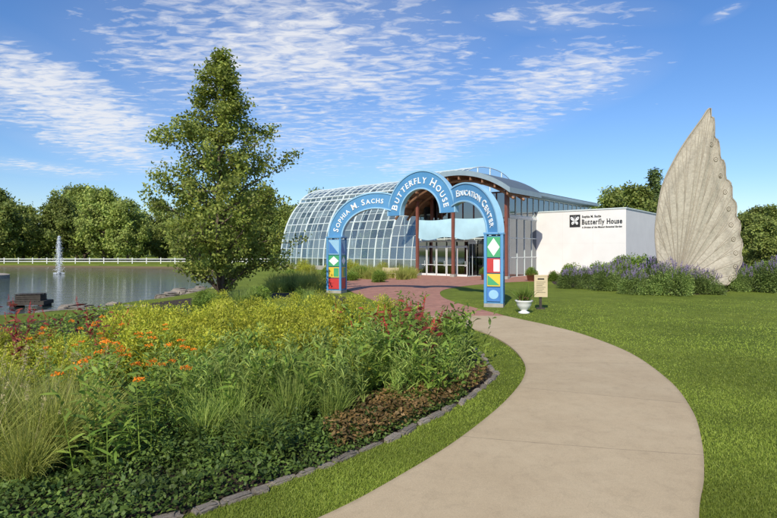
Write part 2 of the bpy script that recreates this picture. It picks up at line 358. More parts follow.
# path
Lw=[(-3.2,2.3),(-1.5,3.85)]+[G(*p) for p in [(325,518),(400,478),(460,440),(505,403),(524,378),(523,362),(508,346),(485,334),(452,324),(418,317)]]
Rw=[(.3,.9),(1.75,2.9)]+[G(*p) for p in [(699,518),(704,480),(702,445),(692,412),(668,381),(628,353),(582,335),(548,326),(523,320.5),(505,316.5)]]
NP=110; L_=catmull(Lw,NP);R_=catmull(Rw,NP)
mid=(L_+R_)/2; s=np.concatenate([[0],np.cumsum(np.linalg.norm(np.diff(mid,axis=0),axis=1))])
zt=.03; V=[];Fq=[];UV=[]
for i in range(NP):
    V+=[(*L_[i],-.05),(*L_[i],zt),(*R_[i],zt),(*R_[i],-.05)]
for i in range(NP-1):
    a=i*4;b2=a+4
    Fq+=[(a,a+1,b2+1,b2),(a+1,a+2,b2+2,b2+1),(a+2,a+3,b2+3,b2+2)]
    UV+=[(0,s[i]),(0,s[i]),(0,s[i+1]),(0,s[i+1])]+[(0,s[i]),(1,s[i]),(1,s[i+1]),(0,s[i+1])]+[(1,s[i]),(1,s[i]),(1,s[i+1]),(1,s[i+1])]
me=mnp('path',V,Fq,m_path); ul=me.uv_layers.new(name='UVMap'); ul.data.foreach_set('uv',np.array(UV,dtype=np.float32).ravel())
obj('path',me,kind="structure",label="curving tan concrete footpath with joints")
plz=catmull([G(*p) for p in [(338,284),(352,292),(375,301),(398,310),(418,318.5),(470,320),(506,317.5),(480,309.5),(455,302.5),(441,296),(444,290),(470,285.5),(515,282),(560,280),(570,273),(480,271),(400,272.5),(352,277.5)]],140,True)
mb=MB(); mb.prism([tuple(p) for p in plz],-.05,.016); obj('plaza',mb.mesh('plaza',m_brick),kind="structure",label="reddish brick paved entrance plaza")
edge=catmull([(-2.9,3.9)]+[G(*p) for p in [(180,518),(240,497),(330,465),(400,435),(455,406),(486,386),(492,373),(483,358),(462,341),(435,326),(405,316),(375,306),(345,297)]],120)
bed=[tuple(p) for p in edge]+[(-4,29.5),(-9,28),(-10.5,24),(-11.5,18),(-14,13.5),(-20,11),(-30,9),(-14,3),(-4,3)]
mb=MB(); mb.prism(bed,-.05,.008); obj('flower_bed',mb.mesh('bed',m_soil),kind="structure",label="dark mulched planting bed")
rbed=catmull([G(*p) for p in [(552,281),(560,286),(585,288),(614,291),(660,294.5),(712,294),(745,289),(790,291),(860,296),(1000,288),(900,276),(740,272),(640,271),(560,273)]],80,True)
mb=MB(); mb.prism([tuple(p) for p in rbed],-.05,.012); obj('shrub_bed',mb.mesh('sbed',m_soil),kind="structure",label="mulched shrub bed by white wall")
pathpoly=[tuple(p) for p in L_]+[tuple(p) for p in R_[::-1]]
# edging stones
def stone_mesh():
    import bmesh
    bm=bmesh.new(); bmesh.ops.create_cube(bm,size=1); bmesh.ops.bevel(bm,geom=bm.edges[:],offset=.16,segments=2,affect='EDGES')
    bmesh.ops.subdivide_edges(bm,edges=bm.edges[:],cuts=1)
    for v in bm.verts: v.co.x+=random.gauss(0,.035);v.co.y+=random.gauss(0,.04);v.co.z+=random.gauss(0,.03)
    me=bpy.data.meshes.new('stone'); bm.to_mesh(me); bm.free(); me.materials.append(m_stone); return me
stones=[stone_mesh() for _ in range(6)]
es=np.concatenate([[0],np.cumsum(np.linalg.norm(np.diff(edge,axis=0),axis=1))]); t=0;i=0
while t<es[-1]*.62:
    ln=random.uniform(.16,.42); tm=t+ln/2; ex=np.interp(tm,es,edge[:,0]);ey=np.interp(tm,es,edge[:,1]); ex2=np.interp(tm+.1,es,edge[:,0]);ey2=np.interp(tm+.1,es,edge[:,1])
    obj('edging_stone',stones[i%6],None,(ex+random.gauss(0,.02),ey+random.gauss(0,.02),.005+random.uniform(-.015,.012)),math.atan2(ey2-ey,ex2-ex)+random.gauss(0,.12),(ln*.97,random.uniform(.08,.14),random.uniform(.06,.1)),
        label="rough grey limestone block edging the flower bed",cat="stone",group="stones edging the flower bed"); t+=ln+random.uniform(.0,.03);i+=1
# ---------------------------------------------------------------- lawn blades
N=400000; Y=4.0/(1-R.uniform(0,.84,N)); X=rnd(-.8,1,N)*Y*.86+.3
ok=~inpoly(X,Y,pathpoly)&~inpoly(X,Y,bed)&~inpoly(X,Y,[tuple(p) for p in plz])&(X>-2.6)
X=X[ok];Y=Y[ok];n=len(X)
V=strips(np.stack([X,Y,np.zeros(n)],1),az(n,30,80),rnd(.022,.052,n)*(1+.2*np.sin(X*2.1+Y)*np.cos(Y*1.7)),rnd(.004,.006,n)*np.clip(Y/4.5,1,4),rnd(0,.5,n),2)
obj('lawn_grass',mnp('lawn_grass',*V,l_lawn),kind="stuff",label="short mown green lawn grass beside the footpath")
# ground cover in bed
def scatter(poly,n,xr,yr,margin=.1):
    X=rnd(*xr,n*3);Y=rnd(*yr,n*3); ok=inpoly(X,Y,bed)&(distpoly(X,Y,bed)>margin)
    if poly is not None: ok&=inpoly(X,Y,poly)
    return X[ok][:n],Y[ok][:n]
X,Y=scatter(None,46000,(-6.5,1.9),(3.5,8.5),.03); n=len(X)
hh=rnd(.02,.14,n)*(1+.6*np.sin(X*5)*np.cos(Y*4))
obj('ground_cover',mnp('gc',*strips(np.stack([X,Y,hh],1),az(n,0,60),rnd(.03,.08,n),rnd(.02,.05,n),rnd(0,.4,n),2,'leaf'),l_dark),kind="stuff",label="low dark green leafy ground cover")
X,Y=scatter(None,20000,(-11,2.1),(8.0,20),.1); n=len(X)
obj('ground_cover',mnp('gc2',*strips(np.stack([X,Y,rnd(.02,.3,n)],1),az(n,0,60),rnd(.06,.14,n),rnd(.04,.08,n),rnd(0,.4,n),2,'leaf'),l_mid),kind="stuff",label="green leafy filler plants between flowers")
bp=[G(*p) for p in [(340,455),(400,432),(452,405),(484,385),(488,374),(455,378),(400,395),(350,412),(320,440)]]
X,Y=scatter(bp,9000,(-1.5,2.2),(5.5,11),.03); n=len(X)
obj('ground_cover',mnp('gc3',*strips(np.stack([X,Y,rnd(.05,.22,n)],1),az(n,0,60),rnd(.04,.09,n),rnd(.025,.05,n),rnd(0,.4,n),2,'leaf'),l_bronze),kind="stuff",label="low bronze leafy ground cover")
# ---------------------------------------------------------------- plant kinds
K={}
K['fountain_grass']=[grass_plant(1000,1.4,.010,.09,(50,88),.48,9) for _ in range(2)]
K['switch_grass']=[grass_plant(420,1.2,.013,.10,(56,88),.4,0,l_ggrass) for _ in range(3)]
K['milkweed_plant']=[stem_plant(8,1.4,.13,.20,.034,18,l_mid,p_orange,frac=.7,lean=(68,88)) for _ in range(3)]
K['golden_shrub']=[mound(5600,.72,1.2,.07,.028,l_gold,K=16) for _ in range(3)]
K['amaranth_plant']=[stem_plant(6,1.15,.12,.22,.05,11,l_red,p_red,'spike',frac=.6) for _ in range(2)]
K['leafy_perennial']=[stem_plant(9,1.2,.15,.29,.055,14,l_mid,lean=(66,88),lel=(15,65)) for _ in range(3)]
K['dark_perennial']=[stem_plant(14,.8,.16,.15,.05,12,l_dark) for _ in range(2)]
K['tall_green_perennial']=[stem_plant(13,1.15,.16,.26,.022,22,l_ggrass,lean=(70,88),lel=(30,72)) for _ in range(3)]
K['golden_perennial']=[stem_plant(15,1.0,.18,.15,.035,18,l_gold) for _ in range(2)]
K['sage_shrub']=[mound(9000,1.0,1.45,.09,.036,l_sage,p_purple,70,.24,K=24,topz=.8) for _ in range(3)]
K['green_shrub']=[mound(6500,1.0,1.3,.11,.055,l_mid,K=18) for _ in range(2)]
K['shore_grass']=[grass_plant(420,1.3,.022,.2,(50,88),.4,0,l_grass) for _ in range(2)]
LB={'fountain_grass':("tall arching yellow-green fountain grass with straw plumes","grass plant"),'switch_grass':("upright green ornamental grass clump in the flower bed","grass plant"),
'milkweed_plant':("tall green milkweed with clusters of orange flowers","flower"),'golden_shrub':("bushy yellow-green shrub in the flower bed","shrub"),
'amaranth_plant':("burgundy-leaved plant with red flower spikes","flower"),'leafy_perennial':("tall green broad-leaved perennial in the flower bed","plant"),
'dark_perennial':("dark green leafy perennial in the flower bed","plant"),'tall_green_perennial':("tall light green narrow-leaved perennial in the bed","plant"),
'golden_perennial':("upright yellow-green leafy perennial in the bed","plant"),
'sage_shrub':("rounded green sage shrub with muted purple flower spikes","shrub"),'green_shrub':("rounded mid-green shrub in the bed","shrub"),'shore_grass':("clump of tall pale green grass near the building","grass plant")}
cnt={}
def plant(kind,x,y,s=1.0,z=0):
    i=cnt.get(kind,0); cnt[kind]=i+1; v=K[kind][i%len(K[kind])]
    o=obj(kind,v[0],None,(x,y,z),random.uniform(0,6.28),(s*random.uniform(.9,1.1),s*random.uniform(.9,1.1),s*random.uniform(.84,1.12)),label=LB[kind][0],cat=LB[kind][1],group=kind.replace('_',' ')+" group")
    if v[1]: obj('plume' if 'grass' in kind else 'flower',v[1],o)
def at(px,Y): return (px-388.5)/F*Y
def field(kind,n,px0,px1,Y0,Y1,s0,s1,mind=.28):
    pts=[];tr=0
    while len(pts)<n and tr<n*60:
        tr+=1; y=random.uniform(Y0,Y1); x=at(random.uniform(px0,px1),y)
        if inpoly(np.array([x]),np.array([y]),bed)[0] and distpoly(np.array([x]),np.array([y]),bed)[0]>.32 and all((x-a)**2+(y-b_)**2>mind**2 for a,b_ in pts):
            pts.append((x,y)); plant(kind,x,y,random.uniform(s0,s1))
for px,Y,s_ in [(50,5.9,1.05),(5,6.0,1.0),(25,5.3,.7),(90,6.5,.85),(-30,5.4,1),(-5,6.9,1.0),(60,7.3,.85)]: plant('fountain_grass',at(px,Y),Y,s_)
for px,Y,s_ in [(108,5.6,1.0),(134,5.8,.98),(160,6.2,.88),(185,6.9,.9),(150,7.0,1.0),(100,7.2,.9)]: plant('milkweed_plant',at(px,Y),Y,s_)
for px,Y,s_ in [(205,6.5,.85),(232,6.9,.95),(255,6.3,.75),(262,7.4,1.0),(290,7.0,.9),(312,7.7,.95),(335,7.2,.8),(225,7.8,1.0),(283,8.3,1.0),(350,8.3,.9),(375,9.1,.95),(400,8.7,.8),(425,10.2,.85)]: plant('switch_grass',at(px,Y),Y,s_)
field('tall_green_perennial',22,170,350,6.8,9.5,.75,1.0,.34)
field('leafy_perennial',8,180,350,6.9,9.5,.7,.9,.45)
field('dark_perennial',14,90,335,5.7,6.7,.4,.7,.3)
field('leafy_perennial',22,345,472,7.9,12.5,.8,1.05,.36)
field('tall_green_perennial',14,340,460,8,11,.75,1.0,.4)
field('golden_perennial',8,250,380,8,10,.8,1.0,.4)
field('golden_shrub',36,125,350,9.2,13.5,.85,1.1,.62)
field('golden_shrub',9,-20,110,8,11,.65,.85,.7)
field('golden_shrub',18,210,390,13.5,19,.75,.95,.9)
field('amaranth_plant',8,10,130,9.5,12,.95,1.05,.5)
field('amaranth_plant',9,350,415,9.0,11.5,1.0,1.15,.3)
field('milkweed_plant',4,60,220,8,9.5,.85,.95,.6)
field('leafy_perennial',14,390,470,11,17,.7,.85,.4)
field('green_shrub',9,190,330,16,23,.5,.75,1.0)
field('switch_grass',14,230,330,15,24,.9,1.1,.6)
for _ in range(20): 
    Y=random.uniform(29,38); plant('shore_grass',at(random.uniform(270,328),Y),Y,random.uniform(.9,1.3))
for _ in range(26):
    Y=random.uniform(41,48); plant('shore_grass',at(random.uniform(345,414),Y),Y,random.uniform(.8,1.25))
for _ in range(12):
    Y=random.uniform(38,46); plant('green_shrub',at(random.uniform(280,385),Y),Y,random.uniform(.5,1.0))
for _ in range(14):
    Y=random.uniform(48,55); plant('golden_shrub',at(random.uniform(285,400),Y),Y,random.uniform(.9,1.6))
# right shrubs
for px,Y,s_ in [(636,28.2,1.0),(670,27.6,1.18),(706,28.4,1.0),(572,32.5,.95),(603,31,1.05),(741,30.3,1.0),(773,29.6,1.2),(808,29.4,1.1),(690,29.6,1.08),(655,31,1.2),(722,31,.95),(622,33,1.15),(587,35.5,.95)]:
    plant('sage_shrub',at(px,Y),Y,s_)
for px,Y,s_ in [(600,37,1.2),(618,35.5,1.5),(640,34.5,1.6),(575,38,1.1),(658,35,1.4),(748,35,1.2),(768,34,1.3),(735,37,1.1),(790,34,1.3),(556,40,.8),(715,36,1.1),(626,39,1.7),(645,38,1.6)]:
    plant('green_shrub',at(px,Y),Y,s_)
# ================================================================= trees
big=make_tree(12,11.9,[(0,2.2),(1.0,2.6),(2.4,3.1),(4.8,3.25),(6.7,2.6),(8.6,1.5),(10.5,.65),(11.9,.1)],.17,80,37000,.18,l_oak,.5,6,.18,(12,50),.95,.5,1.22)
place_tree('oak_tree',big,-7.9,24.5,1,3.6,label="young green oak tree with open conical crown",cat="tree")
ft=[make_tree(20+i,12,[(1,3),(3,4.6),(6,4.8),(9,3.6),(12,.8)],.28,30,9500,.55,l_far,1.2,4,.5,(10,50)) for i in range(4)]
ev=[make_tree(40+i,12,[(.5,3.0),(3,2.9),(6,2.2),(9,1.3),(12,.1)],.22,46,10000,.34,l_ever,.8,4,.28,(-8,12)) for i in range(2)]
random.seed(3)
for i in range(32):
    px=-60+i*13.5+random.uniform(-5,5); Y=random.uniform(98,125); s_=random.uniform(.72,1.2)
    place_tree('woodland_tree',ft[i%4],at(px,Y),Y,(s_,s_,s_*random.uniform(.85,1.25)),random.uniform(0,6),label="dense green deciduous tree on the far lake bank",cat="tree",group="trees on the far lake bank")
for px,Y,s_,q in [(617,92,1.1,0),(634,88,1.1,1),(655,95,1.45,'e'),(645,97,1.2,'e'),(604,100,.9,2),(672,90,.95,3),(742,60,.52,2),(758,62,.62,0),(778,58,.6,1),(800,60,.7,3),(765,50,.45,3),(750,75,.65,1)]:
    if q=='e': place_tree('evergreen_tree',ev[int(px)%2],at(px,Y),Y,s_,px,label="dark evergreen tree rising behind the building",cat="tree",group="evergreen trees behind the building")
    else: place_tree('woodland_tree',ft[q],at(px,Y),Y,s_,px,label="green deciduous tree behind the building",cat="tree",group="trees behind the building")
n=30000; a=rnd(-1.35,1.35,n); rr=rnd(190,230,n); X=np.sin(a)*rr;Yy=np.cos(a)*rr
top=9+4*np.sin(a*23)+2.5*np.sin(a*61+1)+1.5*np.sin(a*131); Z=rnd(0,1,n)**.7*top
obj('distant_woods',mnp('dw',*diamonds(np.stack([X,Yy,Z],1),rnd(1.4,2.8,n),rnd(1.1,2.2,n)),l_far),kind="stuff",label="distant wooded horizon")
# ================================================================= building
A=math.atan2(-.653,.757)
BD=obj('visitor_building',None,None,(5.8,46,0),A,label="modern glass and white stucco building with arched timber canopy",cat="building")
CV=obj('conservatory',None,None,(5.8,46,0),A,label="large barrel-vaulted glass conservatory with pale metal ribs",cat="greenhouse")
def vault(a0,a1,bc,hw,ht,name,pitch=1.5,stepj=(9,21)):
    ns=30
    def pr(j,k=1.0,dz=0):
        th=math.pi*j/ns; c,s_=math.cos(th),abs(math.sin(th)); return bc-k*hw*math.copysign(abs(c)**.85,c),k*ht*s_**.9+dz
    P=[]
    for j in range(ns+1):
        if j==stepj[0]: P.append(pr(j))
        if stepj[0]<=j<=stepj[1]: P.append(pr(j,.955,.95))
        else: P.append(pr(j))
        if j==stepj[1]: P.append(pr(j))
    nP=len(P)
    na=int(round((a1-a0)/pitch)); g=MB(); f=MB()
    for i in range(na):
        xa=a0+(a1-a0)*i/na; xb=a0+(a1-a0)*(i+1)/na
        for j in range(nP-1): g.add([(xa,*P[j]),(xb,*P[j]),(xb,*P[j+1]),(xa,*P[j+1])],[(0,1,2,3)])
    for i in range(na+1):
        xa=a0+(a1-a0)*i/na; r=.10 if i%4==0 else .045
        f.tube([(xa,*p) for p in P],r,5)
        if i%4==0 and 0<i<na:
            Q=[pr(j,.88) for j in range(ns+1)]; f.tube([(xa,*p) for p in Q],.09,5)
            for j in range(1,ns,2): f.tube([(xa,*Q[j]),(xa,*P[min(j+(1 if j>stepj[0] else 0)+(1 if j>stepj[1] else 0),nP-1)])],.035,4)
    for j in range(nP):
        f.tube([(a0,*P[j]),(a1,*P[j])],.12 if j in(stepj[0],stepj[0]+1,stepj[1]+1,stepj[1]+2) else (.08 if j in(0,5,nP//2,nP-6,nP-1) else .035),4)
    for bb in (bc-hw*.45,bc,bc+hw*.45):
        f.tube([(a0,bb,ht*.72),(a1,bb,ht*.72)],.07,4)
    for xa in (a0,a1):
        g.add([(xa,*p) for p in P],[list(range(nP))])
        for k in range(1,8):
            bb=bc-hw+2*hw*k/8; zz=np.interp(bb,[p[0] for p in P],[p[1] for p in P]); f.box(xa-.05,xa+.05,bb-.05,bb+.05,0,zz)
    f.box(a0-.1,a1+.1,bc-hw-.15,bc-hw+.1,0,.5,1)
    obj('glazing',g.mesh(name,m_glass),CV); obj('frame',f.mesh(name+'f',[m_frame,m_conc]),CV)
vault(-30,-9,13,9,10.6,'v1',1.05); vault(-9,-3.2,12,10.4,11.0,'v2',.98,(7,23))
for i,(a_,b_) in enumerate([(-27,12),(-23,14),(-18,11),(-14,13),(-20,15),(-11,13),(-25,9.5),(-16,9)]):
    X=5.8+.757*a_+.653*b_;Yw=46-.653*a_+.757*b_
    place_tree('tropical_tree',ft[i%4],X,Yw,.36+.06*(i%3),i,label="green tropical tree inside the glass conservatory",cat="tree",group="trees inside the conservatory")
# canopy
def arcz(a_,R0=9.2,cz=-.45,ca=.8): return cz+math.sqrt(max(R0**2-(a_-ca)**2,0))
aa=np.linspace(-6.0,6.3,34)
top=MB();sof=MB(); TH=.42; BK=4.2
for i in range(33):
    x0,x1=aa[i],aa[i+1]; z0,z1=arcz(x0),arcz(x1); t0,t1=z0+TH,z1+TH
    top.add([(x0,-1.6,t0),(x1,-1.6,t1),(x1,BK,t1),(x0,BK,t0)],[(0,1,2,3)])
    top.add([(x0,-1.6,z0),(x1,-1.6,z1),(x1,-1.6,t1),(x0,-1.6,t0)],[(0,1,2,3)],1)
    top.add([(x0,BK,z0),(x1,BK,z1),(x1,BK,t1),(x0,BK,t0)],[(0,1,2,3)],1)
    sof.add([(x0,-1.55,z0),(x0,BK-.02,z0),(x1,BK-.02,z1),(x1,-1.55,z1)],[(0,1,2,3)])
for x0 in (aa[0],aa[-1]):
    z0=arcz(x0); top.add([(x0,-1.6,z0),(x0,-1.6,z0+TH),(x0,BK,z0+TH),(x0,BK,z0)],[(0,1,2,3)],1)
obj('canopy_roof',top.mesh('ct',[m_roof,m_fascia]),BD); 
for k in range(11):
    a_=-5.4+k*1.14; zz=arcz(a_); sof.box(a_-.07,a_+.07,-1.45,2.4,zz-.34,zz-.04)
for bb in (-.9,.9):
    Pq=[(x0,bb,arcz(x0)-.42) for x0 in aa]; sof.tube(Pq,.12,6)
obj('soffit',sof.mesh('so',m_wood),BD)
for a_ in (-4.0,0,5.2):
    c=MB(); hz=arcz(a_)-.45; c.box(-.12,.12,-.12,.12,.25,hz); c.box(-.22,.22,-.22,.22,0,.25,1)
    o=obj('column',c.mesh('col',[m_red,m_conc]),BD,(a_,-.1,0)); bevel(o,.015)
for a_ in (-4.0,4.0):
    c=MB(); c.box(-.11,.11,-.11,.11,0,arcz(a_)-.05); obj('column',c.mesh('col2',m_red),BD,(a_,2.2,0))
def glazed(name,x0,x1,z0,z1,nxp,nzp,loc,rot,topf=None,mat=m_whitep,fw=.045):
    g=MB();f=MB()
    g.box(x0,x1,.03,.05,z0,z1)
    for i in range(nxp+1):
        xx=x0+(x1-x0)*i/nxp; f.box(xx-fw,xx+fw,-.03,.1,z0,z1)
    for j in range(nzp+1):
        zz=z0+(z1-z0)*j/nzp
        for i in range(nxp):
            xa=x0+(x1-x0)*i/nxp+fw; xb=x0+(x1-x0)*(i+1)/nxp-fw; f.box(xa,xb,-.022,.09,zz-.04,zz+.04)
    o=obj('window',g.mesh(name,m_dglass),BD,loc,rot); obj('frame',f.mesh(name+'f',mat),o); return o
glazed('fw',-5,4,0,5.2,8,3,(0,2.5,0),0,mat=m_frame,fw=.03)
glazed('fw2',-4.2,4,5.24,7.5,7,1,(0,2.52,0),0,mat=m_red)
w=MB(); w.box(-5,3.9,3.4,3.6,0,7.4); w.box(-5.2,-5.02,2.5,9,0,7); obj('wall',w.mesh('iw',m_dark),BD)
glazed('sw',2.7,22,0,5.2,13,3,(4.0,0,0),math.pi/2,mat=m_frame,fw=.03)
glazed('sw2',2.7,22,5.5,7.35,16,1,(4.0,0,0),math.pi/2,mat=m_frame,fw=.035)
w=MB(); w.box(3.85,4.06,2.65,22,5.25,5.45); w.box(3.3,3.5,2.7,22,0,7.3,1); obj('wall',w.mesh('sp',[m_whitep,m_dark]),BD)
r=MB(); r.box(-3.0,4.9,4.25,22.6,7.43,7.72); r.box(-2.9,4.8,4.3,22.5,7.72,7.82,1); o=obj('flat_roof',r.mesh('fr',[m_fascia,m_roof]),BD); bevel(o,.03)
w=MB(); w.box(3.75,12.1,8.2,19.7,0,5.95); w.box(3.71,12.16,8.14,19.76,5.95,6.06,1)
w.box(3.75,12.1,8.194,8.2,3.0,3.008,2)
for xx in (6.55,9.3): w.box(xx,xx+.01,8.194,8.2,0,5.95,2)
wall=obj('wall',w.mesh('wb',[m_white,m_frame,m_joint]),BD,label="white stucco wall carrying a black sign")
v_=MB(); v_.box(-4.9,.95,.9,2.42,3.2,3.3); obj('vestibule_roof',v_.mesh('ve',m_frame),BD)
for aa_ in (-4.85,.9):
    v_=MB(); v_.box(-.03,.03,.97,2.42,2.95,3.19); v_.box(-.03,.03,.97,2.42,0,.1); v_.box(-.03,.03,1.6,1.66,.1,2.95); o=obj('side_frame',v_.mesh('vf',m_frame),BD,(aa_,0,0))
    g=MB(); g.box(-.008,.008,.97,2.42,.1,2.95); obj('glass',g.mesh('vg',m_dglass),o)
for k in range(5):
    x0=-4.8+k*1.13; dm=MB(); dm.box(0,.06,0,.06,0,2.7);dm.box(1.01,1.07,0,.06,0,2.7);dm.box(.06,1.01,0,.06,0,.2);dm.box(.06,1.01,0,.06,2.62,2.7);dm.box(.06,1.01,.002,.055,1.0,1.05)
    dm.box(0,1.07,0,.06,2.74,2.79); dm.box(0,1.07,0,.06,3.14,3.19)
    o=obj('door',dm.mesh('do',m_whitep),BD,(x0,.95,0)); g=MB(); g.box(.06,1.01,.025,.035,.2,2.62); g.box(.06,1.01,.025,.035,2.79,3.14); obj('glass',g.mesh('dg',m_dglass),o)
    h=MB(); h.tube([(.9,-.06,.9),(.9,-.06,1.4)],.02,8); h.tube([(.9,0,.95),(.9,-.06,.95)],.012,6); h.tube([(.9,0,1.35),(.9,-.06,1.35)],.012,6); obj('handle',h.mesh('dh',m_frame),o)
for x0,x1 in ((-3.8,-.15),(.2,3.8)):
    n=40; nv=8; V=[];Fq=[]
    for i in range(n+1):
        u_=i/n; xx=x0+(x1-x0)*u_
        for jv in range(nv+1):
            q=jv/nv; zz=5.2-.10*math.sin(math.pi*u_)-(1.7+.12*math.sin(math.pi*u_*2.0))*q
            V.append((xx,-.12-.05*math.sin(u_*9+q*1.5)*q-.10*math.sin(math.pi*q)*math.sin(math.pi*u_),zz))
    for i in range(n):
        for jv in range(nv): a=i*(nv+1)+jv; Fq.append((a,a+1,a+nv+2,a+nv+1))
    o=obj('banner',mnp('ba',V,Fq,m_banner,None,True),BD,label="pale blue fabric banner hung between columns")
# lettering
_cc={}
def chm(c):
    if c in _cc: return _cc[c]
    cu=bpy.data.curves.new('t','FONT'); cu.body=c; cu.size=1; cu.offset=.012; cu.extrude=.03; cu.resolution_u=3
    o=bpy.data.objects.new('t',cu); col.objects.link(o); bpy.context.view_layer.update()
    dgp=bpy.context.evaluated_depsgraph_get(); me=bpy.data.meshes.new_from_object(o.evaluated_get(dgp))
    v=[tuple(q.co) for q in me.vertices]; f=[tuple(p.vertices) for p in me.polygons]
    bpy.data.objects.remove(o); 
    w=(max(p[0] for p in v),min(p[0] for p in v)) if v else (0,0)
    _cc[c]=(v,f,w[0]-w[1],w[1]); return _cc[c]
def serifs(c,w_):
    lo={'B':[0.06],'D':[.06],'M':[.06,-.06],'H':[.06,-.06],'A':[.04,-.04],'f':[.12],'t':[.12],'l':[.05],'r':[.06],'u':[-.06],'h':[.05,-.05],'i':[.05],'n':[.05,-.05],'a':[-.05],'F':[.06],'I':[.06],'R':[.06,-.06],'E':[.06],'T':['c'],'L':[.06],'Y':['c'],'N':[.06],'P':[.06]}
    return [(w_/2 if q=='c' else (q if q>0 else w_+q)) for q in lo.get(c,[])]
def line(mb,txt,size,x,z,y=0,m=0,width=None,bx=1,ser=False):
    adv=[(.32 if c==' ' else chm(c)[2]+.11) for c in txt]; tot=sum(adv)*size
    k=(width/tot) if width else 1
    for c,a_ in zip(txt,adv):
        if c!=' ':
            v,f,w_,x0=chm(c); mb.add([(x+(p[0]-x0)*size*k,y-p[2]*.6,z+p[1]*size) for p in v],f,m)
            if ser:
                for q in serifs(c,w_): mb.box(x+(q-.10)*size*k,x+(q+.10)*size*k,y-.016,y+.012,z-.004,z+.045*size,m)
                if c in 'HBDFMIEPRTl':
                    for q in serifs(c,w_)[:2]:
                        zt_=.70 if c!='l' else .72
                        mb.box(x+(q-.10)*size*k,x+(q+.04)*size*k,y-.016,y+.012,z+(zt_-.045)*size,z+zt_*size,m)
        x+=a_*size*k
lt=MB(); line(lt,"Butterfly House",.62,8.35,4.72,8.17,0,3.5,ser=True)
line(lt,"Sophia M. Sachs",.27,8.35,5.32,8.17,0,1.7,ser=True)
line(lt,"A Division of the Missouri Botanical Garden",.2,8.35,4.38,8.17,0,3.45)
lt.box(7.22,8.18,8.15,8.199,4.5,5.6)
ob=obj('lettering',lt.mesh('lt',m_black),wall)
e=MB()
# butterfly-like emblem: four lobed wings, body and antennae in a dark square
for sx in (-1,1):
    up=[(.03,.02),(.10,.22),(.24,.36),(.36,.36),(.39,.24),(.33,.10),(.20,.01),(.05,-.02)]
    dn=[(.03,-.05),(.16,-.06),(.28,-.13),(.31,-.25),(.24,-.36),(.14,-.34),(.07,-.22)]
    for pl in (up,dn):
        e.add([(7.7+sx*a_,8.14,5.06+b_) for a_,b_ in pl],[list(range(len(pl)))])
    for (cx,cz,r_) in ((.27,.24,.045),(.20,-.22,.035)):
        e.add([(7.7+sx*(cx+r_*math.cos(t)),8.136,5.06+cz+r_*math.sin(t)) for t in np.linspace(0,6.283,12,endpoint=False)],[list(range(12))],1)
    e.add([(7.7+sx*.005,8.139,5.2),(7.7+sx*.10,8.139,5.5),(7.7+sx*.085,8.139,5.51),(7.7,8.139,5.22)],[(0,1,2,3)])
e.box(7.688,7.712,8.134,8.139,4.78,5.24)
obj('emblem',e.mesh('em',[m_letter,m_black]),wall)
# ================================================================= welcome arch
AR=obj('entrance_arch',None,None,(1,25.5,0),0,label="blue arched entrance gateway with white lettering",cat="archway")
def loc(x,y,z=0): return (x-1,y-25.5,z)
def band(rxo,rzo,rxi,rzi,a0,a1,th=.22,n=40,inset=0):
    m=MB(); an=np.radians(np.linspace(a0,a1,n)); V=[]
    for t in an:
        for rx,rz in((rxo,rzo),(rxi,rzi)):
            for yy in (-th/2,th/2): V.append((rx*math.cos(t),yy,rz*math.sin(t)))
    f=[]
    for i in range(n-1):
        a=i*4;b_=a+4; f+=[(a,b_,b_+2,a+2),(a+1,a+3,b_+3,b_+1),(a,a+1,b_+1,b_),(a+2,b_+2,b_+3,a+3)]
    f+=[(0,2,3,1),((n-1)*4,(n-1)*4+1,(n-1)*4+3,(n-1)*4+2)]
    m.add(V,f); return m
def arctext(txt,rx,rz,a0,a1,size,y):
    m=MB(); T=np.radians(np.linspace(a0,a1,300)); P=np.stack([rx*np.cos(T),rz*np.sin(T)],1); s_=np.concatenate([[0],np.cumsum(np.linalg.norm(np.diff(P,axis=0),axis=1))])
    kk=[1.0 if (i==0 or txt[i-1]==' ') else .78 for i in range(len(txt))]
    adv=[(.3 if c==' ' else (chm(c)[2]+.17)*h_) for c,h_ in zip(txt,kk)]; tot=sum(adv); k=s_[-1]/tot; x=0
    for c,a_,h_ in zip(txt,adv,kk):
        if c!=' ':
            sm=(x+a_/2)*k; px=np.interp(sm,s_,P[:,0]);pz=np.interp(sm,s_,P[:,1]); q=np.interp(sm+.02,s_,P[:,0])-px; r_=np.interp(sm+.02,s_,P[:,1])-pz; l=math.hypot(q,r_); q/=l;r_/=l
            v,f,w_,x0=chm(c); sx=min(k,size)*h_; sz=size*h_; off=-.35*size
            tf=lambda u,w2,yy:(px+(u*sx)*q-(w2*sz+off)*r_, yy, pz+(u*sx)*r_+(w2*sz+off)*q)
            m.add([tf(p[0]-x0-w_/2,p[1],y-p[2]*.5) for p in v],f)
            for sq in serifs(c,w_):
                for zz0,zz1 in (((0,.05),(.66,.71)) if c not in 'TYA' else ((0,.05),)):
                    u0,u1=sq-w_/2-.11,sq-w_/2+.11
                    m.add([tf(u0,zz0,y-.017),tf(u1,zz0,y-.017),tf(u1,zz1,y-.017),tf(u0,zz1,y-.017)],[(0,1,2,3)])
        x+=a_
    return m
